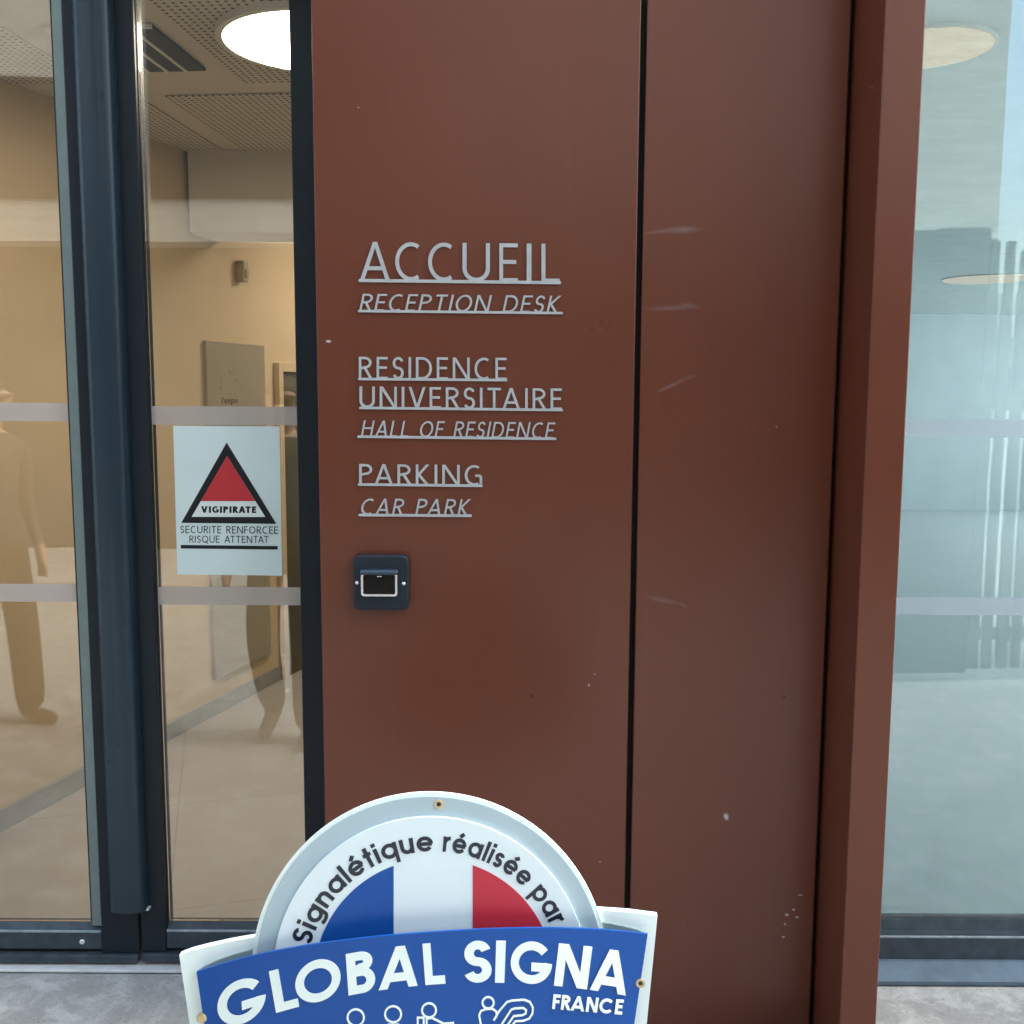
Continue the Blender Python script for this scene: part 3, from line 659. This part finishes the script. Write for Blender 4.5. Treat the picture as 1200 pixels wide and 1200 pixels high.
# opposite side of the courtyard
def streaked(name, a, b_):
    t = NT(name); n1 = t.noise(3.0, 6, 0.7, stretch=(0.35, 1, 5)); n2 = t.noise(14, 6, 0.7, stretch=(0.5, 1, 2.5))
    f = t.math('ADD', t.math('MULTIPLY', n1, 0.6), t.math('MULTIPLY', n2, 0.4))
    return t.pbr(t.ramp(f, [(0.36, a), (0.64, b_)]), 0.8, 0, 0.3, t.bump(f, 0.3, 0.02))
M['upper'] = streaked('board_marked_facade', (0.34, 0.345, 0.33), (0.60, 0.60, 0.56))
M['far'] = concrete('dark_ground_floor_render', (0.028, 0.028, 0.026), (0.045, 0.045, 0.043), 0.8)
M['far_win'] = paint('dark_far_window', (0.03, 0.035, 0.04), 0.25, 0.05)
ob_ = thing('building', 'tall pale concrete building across the courtyard, seen reflected in the glass', 'building', (-5, -7.4, 0))
b = MB(); b.box(-16, 4.92, -14, -7.4, 3.2, 9.0); obj('upper_facade', b, M['upper'], ob_)
b = MB(); b.box(-15.9, 4.6, -13.9, -7.8, 0.002, 3.198); obj('ground_floor', b, M['far'], ob_)
for k in range(-4, 1):
    for z0 in (3.63, 6.9):
        xx = -3.65+3.35*k; b = MB(); b.box(xx, xx+2.6, -7.41, -7.375, z0, z0+(2.3 if k == 0 and z0 < 4 else 1.15)); obj('window', b, M['far_win'], ob_)
b = MB(); b.box(4.02, 4.49, -7.35, -6.6, 0.002, 3.24); b.box(3.70, 4.019, -7.35, -6.6, 0.002, 3.06); b.box(4.491, 4.56, -7.35, -6.6, 0.002, 3.14)
tag(obj('plant_shed', b, M['far']), 'dark stepped shed against the pale building, seen reflected in the right window', 'shed')
M['slat'] = paint('grey_slat', (0.07, 0.075, 0.075), 0.5, 0.15, 6)
ft = thing('slat_fence', 'tall vertical slat fence reflected in the right window', 'fence', (3.4, -2.7, 0))
k = 0; x = 2.72
b = MB()
while x < 5.2: b.box(x, x+0.047, -2.72, -2.69, 2.28, 2.56-0.02*min(k, 6)+0.02*(k % 2)); b.box(x-0.012, x+0.052-0.008*(k % 2), -2.72, -2.69, 0.08, 2.2795); x += 0.088; k += 1
obj('slats', b, M['slat'], ft)
for zr in (0.25, 1.95): b = MB(); b.box(2.3, 5.3, -2.745, -2.721, zr, zr+0.08); obj('rail', b, M['slat'], ft)
b = MB(); b.box(2.25, 2.70, -2.72, -2.69, 0.05, 2.62); obj('solid_panel', b, M['slat'], ft)

# ------------------------------------------------------------------ two people standing outside, seen only in the glass
def person(loc, head_az, label, stride, cols):
    """one continuous skinned body; forward = local +Y, turned by head_az about Z"""
    V, E, RAD = [], [], []
    def j(p, r, par=None):
        V.append(p); RAD.append(r)
        if par is not None: E.append((par, len(V)-1))
        return len(V)-1
    pel = j((0,0,.97), .125); bel = j((0,.01,1.10), .125, pel); chest = j((0,.01,1.30), .135, bel); up = j((0,0,1.43), .10, chest)
    nk = j((0,.005,1.51), .052, up); h1 = j((0,.02,1.59), .075, nk); h2 = j((0,.015,1.67), .088, h1); j((0,.005,1.74), .06, h2)
    nose = j((0,.115,1.63), .014, h1)
    for sd in (-1, 1):
        j((sd*.088,.0,1.635), .018, h1)
        f = stride*sd; hip = j((sd*.095,0,.90), .092, pel)
        kn = j((sd*.10, .015+f*.75+(0.05 if f < 0 else 0), .50), .084, hip); an = j((sd*.10, f*1.5-(0.10 if f < 0 else 0), .10+(.08 if f < 0 else 0)), .074, kn)
        hl = j((sd*.10, f*1.5-.03-(0.10 if f < 0 else 0), .045+(.06 if f < 0 else 0)), .042, an); j((sd*.11, f*1.5+.17-(0.10 if f < 0 else 0), .035), .036, hl)
        sh = j((sd*.19,0,1.40), .062, up); el = j((sd*.25,-.03-f*.4,1.13), .042, sh); wr = j((sd*.26,.06-f*.7,.90), .028, el); pm = j((sd*.26,.08-f*.75,.83), .030, wr)
        for q in range(4): a = j((sd*.26+(q-1.5)*.004*0, .055+q*.018-f*.75, .775), .0095, pm); j((sd*.252, .062+q*.017-f*.75, .735-.004*abs(q-1.5)), .0085, a)
        a = j((sd*.245,.12-f*.75,.80), .010, pm); j((sd*.24,.135-f*.75,.765), .009, a)
    me = bpy.data.meshes.new('person'); me.from_pydata(V, E, []); o = bpy.data.objects.new('person', me); COL.objects.link(o)
    sk = o.modifiers.new('skin', 'SKIN'); ss = o.modifiers.new('sub', 'SUBSURF'); ss.levels = 4; ss.render_levels = 4
    for i, r in enumerate(RAD): me.skin_vertices[0].data[i].radius = (r, r)
    me.skin_vertices[0].data[0].use_root = True
    bpy.context.view_layer.update(); dg = bpy.context.evaluated_depsgraph_get()
    nm = bpy.data.meshes.new_from_object(o.evaluated_get(dg)); o.modifiers.clear(); o.data = nm; nm.name = 'person'
    for m_ in cols: nm.materials.append(m_)
    for p_ in nm.polygons:
        c = p_.center; x_ = abs(c.x)
        k = 2 if c.z > 1.49 else 3 if (c.z < .095) else 2 if (x_ > .20 and c.z < .905) else 1 if (c.z > .93 or x_ > .2) else 0
        p_.material_index = k; p_.use_smooth = True
    o.location = loc; o.rotation_euler = (0,0,head_az); tag(o, label, 'person')
    b = MB(); b.lathe(Vector(loc)*0+Vector((0,-.008,1.655)), EX, EYv, EZ, [(.093,-.02),(.100,.03),(.088,.085),(.05,.115),(.01,.122)], 20)
    hm = bpy.data.meshes.new('hair'); hm.from_pydata(b.v, [], b.f); hm.materials.append(cols[4]); hr = bpy.data.objects.new('hair', hm); COL.objects.link(hr); hr.parent = o
    for p_ in hm.polygons: p_.use_smooth = True
    return o
M['trousers'] = paint('brown_cloth', (0.030, 0.019, 0.010), 0.9, 0.15, 20, 0.1, spec=0.2)
M['jacket'] = paint('dark_jacket_cloth', (0.05, 0.05, 0.05), 0.9, 0.15, 20, 0.1, spec=0.2)
M['skin'] = paint('skin_tone', (0.42, 0.25, 0.18), 0.55, 0.05, 20, 0.05)
M['shoe'] = paint('brown_shoe_leather', (0.035, 0.022, 0.014), 0.5, 0.1, 20, 0.05)
M['hair'] = paint('dark_hair', (0.02, 0.014, 0.01), 0.6, 0.2, 60, 0.2)
cols = [M['trousers'], M['jacket'], M['skin'], M['shoe'], M['hair']]
person((-2.60, -1.84, 0), R(-65), 'walking person in brown trousers reflected in the left glass door leaf', 0.06, cols)
person((-1.09, -1.62, 0), R(0), 'standing person in brown trousers reflected below the poster', 0.004, cols)

# ------------------------------------------------------------------ the arched sign in front
YS = -0.95
def circ3(a, b_, c_):
    ax, ay = a; bx, by = b_; cx, cy = c_
    d_ = 2*(ax*(by-cy)+bx*(cy-ay)+cx*(ay-by))
    ux = ((ax*ax+ay*ay)*(by-cy)+(bx*bx+by*by)*(cy-ay)+(cx*cx+cy*cy)*(ay-by))/d_
    uy = ((ax*ax+ay*ay)*(cx-bx)+(bx*bx+by*by)*(ax-cx)+(cx*cx+cy*cy)*(bx-ax))/d_
    return ux, uy, math.hypot(ax-ux, ay-uy)
def carc(C, a0, a1, n=60, dr=0):   # angles: 0 = right, 90 = up on the picture
    return [(C[0]+(C[2]+dr)*math.cos(R(a0+(a1-a0)*i/n)), C[1]-(C[2]+dr)*math.sin(R(a0+(a1-a0)*i/n))) for i in range(n+1)]
CO = circ3((297,1108),(515,929),(704,1078)); CI = circ3((322,1116),(517,958),(680,1088)); CF = circ3((374,1106),(461,1015),(636,1087))
M['s_white'] = paint('sign_white_gloss', (0.82, 0.92, 0.89), 0.35, 0.02, 5, 0.01)
M['s_face'] = paint('sign_face_white', (0.72, 0.82, 0.86), 0.35, 0.02, 5, 0.01)
M['s_ring'] = paint('sign_pale_grey', (0.40, 0.51, 0.56), 0.35, 0.03, 5, 0.01)
M['s_blue'] = paint('sign_blue', (0.008, 0.075, 0.33), 0.38, 0.04, 6, 0.01, spec=0.3)
M['s_red'] = paint('sign_red', (0.52, 0.032, 0.055), 0.38, 0.04, 6, 0.01, spec=0.3)
M['s_navy'] = paint('sign_navy_ink', (0.012, 0.016, 0.032), 0.4, 0.05, 6, 0.01)
M['s_gap_shade'] = paint('sign_gap_shade', (0.22, 0.30, 0.31), 0.5, 0.05, 6, 0.02)  # shade of the gap behind the banner, put into the colour
M['brass'] = paint('brass_eyelet', (0.62, 0.50, 0.30), 0.3, 0.08, 60, 0.02, metal=0.8)
M['steel'] = paint('galvanised_post', (0.4, 0.42, 0.44), 0.4, 0.1, 12, 0.03, metal=0.6)
sgn = thing('arched_sign', 'arched blue and white sign board with tricolour in front of the brown panel', 'sign', (U(495, 1150, YS).x, YS, 0))
# back board with swept top edge
bl = [(210,1119.5),(222,1114.8),(240,1110),(268,1103.8),(297,1098.5),(400,1081),(515,1070),(620,1065),(703,1066.5),(738,1069),(770.5,1073.2)]
bl += [(745,1330),(242,1330)]
b = MB(); b.prism([U(x_,y_,YS) for x_,y_ in bl], (0,0.012,0)); obj('back_board', b, M['s_white'], sgn)
# arch: white edge plate, raised ring, face disc
def sect(C, dr, y, ylow=1150):
    return [U(x_,y_,y) for x_,y_ in [(C[0]+C[2]+dr, ylow)]+carc(C, 0, 180, 72, dr)+[(C[0]-C[2]-dr, ylow)]]
b = MB(); b.prism(sect(CO, 0, YS-0.006), (0,0.0055,0)); obj('arch_plate', b, M['s_white'], sgn)
b = MB(); nn = 72
o1 = [U(x_,y_,YS-0.0085) for x_,y_ in carc(CO, -4, 184, nn, -5)]; i1 = [U(x_,y_,YS-0.0085) for x_,y_ in carc(CI, -4, 184, nn, -1)]
b.strip(o1, i1, (0,0.0022,0)); obj('arch_ring', b, M['s_ring'], sgn)
b = MB(); b.prism(sect(CI, 0, YS-0.0145, 1140), (0,0.0058,0)); obj('arch_face', b, M['s_face'], sgn, 0.0006)
yf = YS-0.0153
b = MB(); 
def upto(C, xs): return [(x_, C[1]-math.sqrt(max(0, C[2]**2-(x_-C[0])**2))) for x_ in xs]
L_ = upto(CF, list(np.linspace(CF[0]-CF[2]+0.5, 461.3, 40))); b.prism([U(x_,y_,yf) for x_,y_ in L_+[(461.3,CF[1]+8),(CF[0]-CF[2]+.5,CF[1]+8)]], (0,0.0005,0)); obj('blue_field', b, M['s_blue'], sgn)
b = MB(); L_ = upto(CF, list(np.linspace(554, CF[0]+CF[2]-0.5, 40))); b.prism([U(x_,y_,yf) for x_,y_ in L_+[(CF[0]+CF[2]-.5,CF[1]+8),(554,CF[1]+8)]], (0,0.0005,0)); obj('red_field', b, M['s_red'], sgn)
# arc lettering
def ang(px, py, C=CF): return math.degrees(math.atan2(-(py-C[1]), px-C[0]))
b = MB(); base_dr = 9.0; CAP = 24.0
def arc_word(text, a0, a1, w_, tr):
    rb = CF[2]+base_dr
    def fn(u, v, lift):
        a = R(a0+(a1-a0)*u); rr = rb+CAP*v
        return U(CF[0]+rr*math.cos(a), CF[1]-rr*math.sin(a), yf-lift)
    put_text(b, text, w_, tr, fn, (0,0.0007,0), True, 0, 2)
arc_word('Signalétique', ang(352,1104), ang(507.5,986), 0.178, 0.125)
arc_word('réalisée', ang(519.5,986), ang(624,1029), 0.178, 0.125)
arc_word('par', ang(631,1038), ang(661,1078), 0.178, 0.125)
obj('lettering', b, M['s_navy'], sgn)['label'] = 'dark curved letters reading Signalétique réalisée par'
# convex banner
top_pts = [(230,1139.5),(262,1129),(295,1120),(375,1106),(461.5,1096.5),(510,1091.8),(555,1089),(595,1088),(635,1087.8),(680,1088.6),(705,1089.6),(758.5,1094.5)]
PT = np.polyfit([p_[0] for p_ in top_pts], [p_[1] for p_ in top_pts], 4)
Tt = [(285,1147.5),(320,1137.5),(372,1124),(406,1118.5),(470,1109.5),(500,1106.5),(561,1102.5),(586.5,1102.5),(625,1103.5),(654,1106),(695,1110),(720,1114)]
Bt = [(282,1200),(323.5,1187),(372,1175.5),(408.5,1167),(443.5,1161),(521.5,1151.5),(560,1151),(587.5,1151.5),(622,1153),(650,1156.5),(675,1159),(732,1165.5)]
CT = np.polyfit([p_[0] for p_ in Tt], [p_[1] for p_ in Tt], 3); CB = np.polyfit([p_[0] for p_ in Bt], [p_[1] for p_ in Bt], 3)
def byd(px, y0=0.0): return YS-0.019-0.034*max(0.0, 1-((px-495)/266)**2) + y0
NB = 48; fr_, bk_ = [], []
def left_x(t): return 230.3+(262-230.3)*t
def right_x(t): return 759-(759-727)*t
V_, F2 = [], []
rows = [0, .1, .25, .5, .75, 1]
for t in rows:
    for i in range(NB+1):
        xt = 230.3+(759-230.3)*i/NB; x_ = left_x(t)+(right_x(t)-left_x(t))*i/NB
        y_ = np.polyval(PT, xt)+215*t; V_.append(U(x_, y_, byd(xt)))
nv = len(V_); V_ += [v+Vector((0, 0.004, 0)) for v in V_]
for j in range(len(rows)-1):
    for i in range(NB):
        k = j*(NB+1)+i; F2.append((k, k+1, k+NB+2, k+NB+1)); F2.append((nv+k, nv+k+NB+1, nv+k+NB+2, nv+k+1))
for i in range(NB):
    F2.append((i, nv+i, nv+i+1, i+1)); q = (len(rows)-1)*(NB+1)+i; F2.append((q, q+1, nv+q+1, nv+q))
for j in range(len(rows)-1):
    for e in (0, NB): q = j*(NB+1)+e; F2.append((q, q+NB+1, nv+q+NB+1, nv+q))
b = MB(); b.add(V_, F2); bn = obj('banner', b, M['s_blue'], sgn, smooth=True)
# flat grey slivers above the banner: shade of the open gap, painted in
def sliver(pts_t):
    n = len(pts_t); f_ = [U(x_, y_, YS-0.0035) for x_, y_ in pts_t]; g_ = [U(x_, np.polyval(PT, x_)+6, YS-0.0035) for x_, _ in pts_t]
    m_ = MB(); m_.strip(f_, g_, (0,0.0035-0.0002,0)); return m_
obj('hollow_shade', sliver([(231,1138.5),(240,1132.5),(255,1125.5),(275,1118.5),(297,1112.8)]), M['s_gap_shade'], sgn)
obj('hollow_shade', sliver([(703,1081),(715,1082.5),(730,1085.5),(745,1089),(757.5,1094)]), M['s_gap_shade'], sgn)
# banner lettering, each letter in its own measured quad
quads = [('G',257,312.5,252.5,310),('L',323.5,350.5,315,342.5),('O',347.5,400,344.5,398),('B',408.5,440.5,405,437.5),('A',443.5,489.5,445.5,492.5),('L',498.5,522,495,518.5),
         ('S',543.5,576,543.5,576),('I',580,591,581.5,592.8),('G',597.5,646,599.5,648),('N',649,687.8,655,694.2),('A',691,733.5,697.5,742)]
b = MB(); k = 0
for (c_, bl_, br_, tl_, tr_) in quads:
    ws = 0.198; W, S = glyph(c_, ws, True)
    if c_ == 'I': W = ws
    for (A_, B_) in S:
        A2, B2 = densify(A_, B_, 3); lift = 0.0009+(k % 7)*6e-5; k += 1
        def f_(q):
            xb_ = bl_+(br_-bl_)*q[0]/W; xt_ = tl_+(tr_-tl_)*q[0]/W; x_ = xb_*(1-q[1])+xt_*q[1]
            yb_ = np.polyval(CB, min(max(xb_,275),740)); yt_ = np.polyval(CT, min(max(xt_,280),735)); 
            if xb_ < 275: yb_ += (275-xb_)*0.33
            if xt_ < 280: yt_ += (280-xt_)*0.29
            return U(x_, yb_*(1-q[1])+yt_*q[1], byd(x_)-lift)
        b.strip([f_(q) for q in A2], [f_(q) for q in B2], (0,0.0012,0))
obj('lettering', b, M['s_white'], bn)['label'] = 'large white letters reading GLOBAL SIGNA'
b = MB()
def ffr(u, v, lift):
    x_ = (646.8+(728.9-646.8)*u)*(1-v)+(648.8+(731.2-648.8)*u)*v; y_ = (1182.3+6.9*u)*(1-v)+(1165.6+6.4*u)*v
    return U(x_, y_, byd(x_)-0.0009-lift)
put_text(b, 'FRANCE', 0.19, 0.10, ffr, (0,0.0012,0), True, 0, 2); obj('lettering', b, M['s_white'], bn)['label'] = 'small white letters reading FRANCE'
# outlined pictograms
b = MB()
def outl(pts, wpx=2.2, closed=False):
    A_, B_ = rails([(x_, -y_) for x_, y_ in pts], wpx, closed); A_, B_ = densify(A_, B_, 2)
    b.strip([U(q[0], -q[1], byd(q[0])-0.0010) for q in A_], [U(q[0], -q[1], byd(q[0])-0.0010) for q in B_], (0,0.0012,0))
def ell(cx, cy, r): outl([(cx+r*math.cos(R(a)), cy+r*math.sin(R(a))) for a in range(0, 360, 12)], 2.2, True)
def picto(): obj('pictogram', b, M['s_white'], bn)
ell(416.8,1192.7,9.6); outl([(404,1250),(404,1214),(410,1206),(424,1206),(430,1214),(430,1250)]); picto()
b = MB(); ell(460.6,1188.8,9.4); outl([(449,1248),(449,1212),(455,1201),(467,1201),(473,1212),(473,1248)]); picto()
b = MB(); ell(502.7,1184.2,8.2); outl([(489.5,1212),(489.5,1192.8),(496.5,1192.8),(496.5,1212)]); outl([(500,1230),(500,1194),(506,1193),(520,1200),(532,1199)]); picto()
b = MB(); ell(572,1175.4,6.6); outl([(566,1215),(561.5,1190),(563.5,1185),(569,1182.8),(577,1182.4),(581.5,1185.5),(582,1191),(578.5,1196)])
outl([(578.5,1196),(585,1185),(594,1174.5),(600,1172.8),(614,1171.8),(621,1174.5),(624.5,1181),(624,1188),(620,1194),(613,1196.5),(604,1197),(592,1212)])
outl([(588,1200.5),(599,1183.5),(603,1182),(613,1181.4),(616.5,1184),(616,1188),(612,1190),(602,1191),(590,1208)]); picto()
# eyelets
def eyelet(px, py, y, r=0.0078, hole=True):
    c_ = U(px, py, y); b = MB()
    b.ring(c_+Vector((0,-0.0018,0)), EX, EZ, EYv, r, r*0.48, 0.0022, 24); e_ = obj('eyelet', b, M['brass'], sgn, 0.0007)
    if hole: b = MB(); b.disc(c_+Vector((0,-0.0006,0)), EX, EZ, EYv, r*0.47, 0.0012, 16); obj('screw_head', b, M['s_navy'], e_)
eyelet(514.2, 942.3, YS-0.0085); eyelet(750.5, 1152, YS-0.0205); 
c_ = U(236.3,1193,YS-0.0205); b = MB(); b.lathe(c_+Vector((0,0.002,0)), EX, EZ, EYv*-1, [(0.0085,0),(0.0085,0.003),(0.006,0.0048)], 24); obj('stud', b, M['brass'], sgn)
# post that carries it
b = MB(); pxx = sgn.location.x; b.box(pxx-0.03, pxx+0.03, YS+0.0125, YS+0.0725, 0.01, 0.80); obj('post', b, M['steel'], sgn, 0.004)
b = MB(); b.box(pxx-0.22, pxx+0.22, YS-0.16, YS+0.24, 0.0005, 0.0095); obj('foot_plate', b, M['steel'], sgn, 0.003)
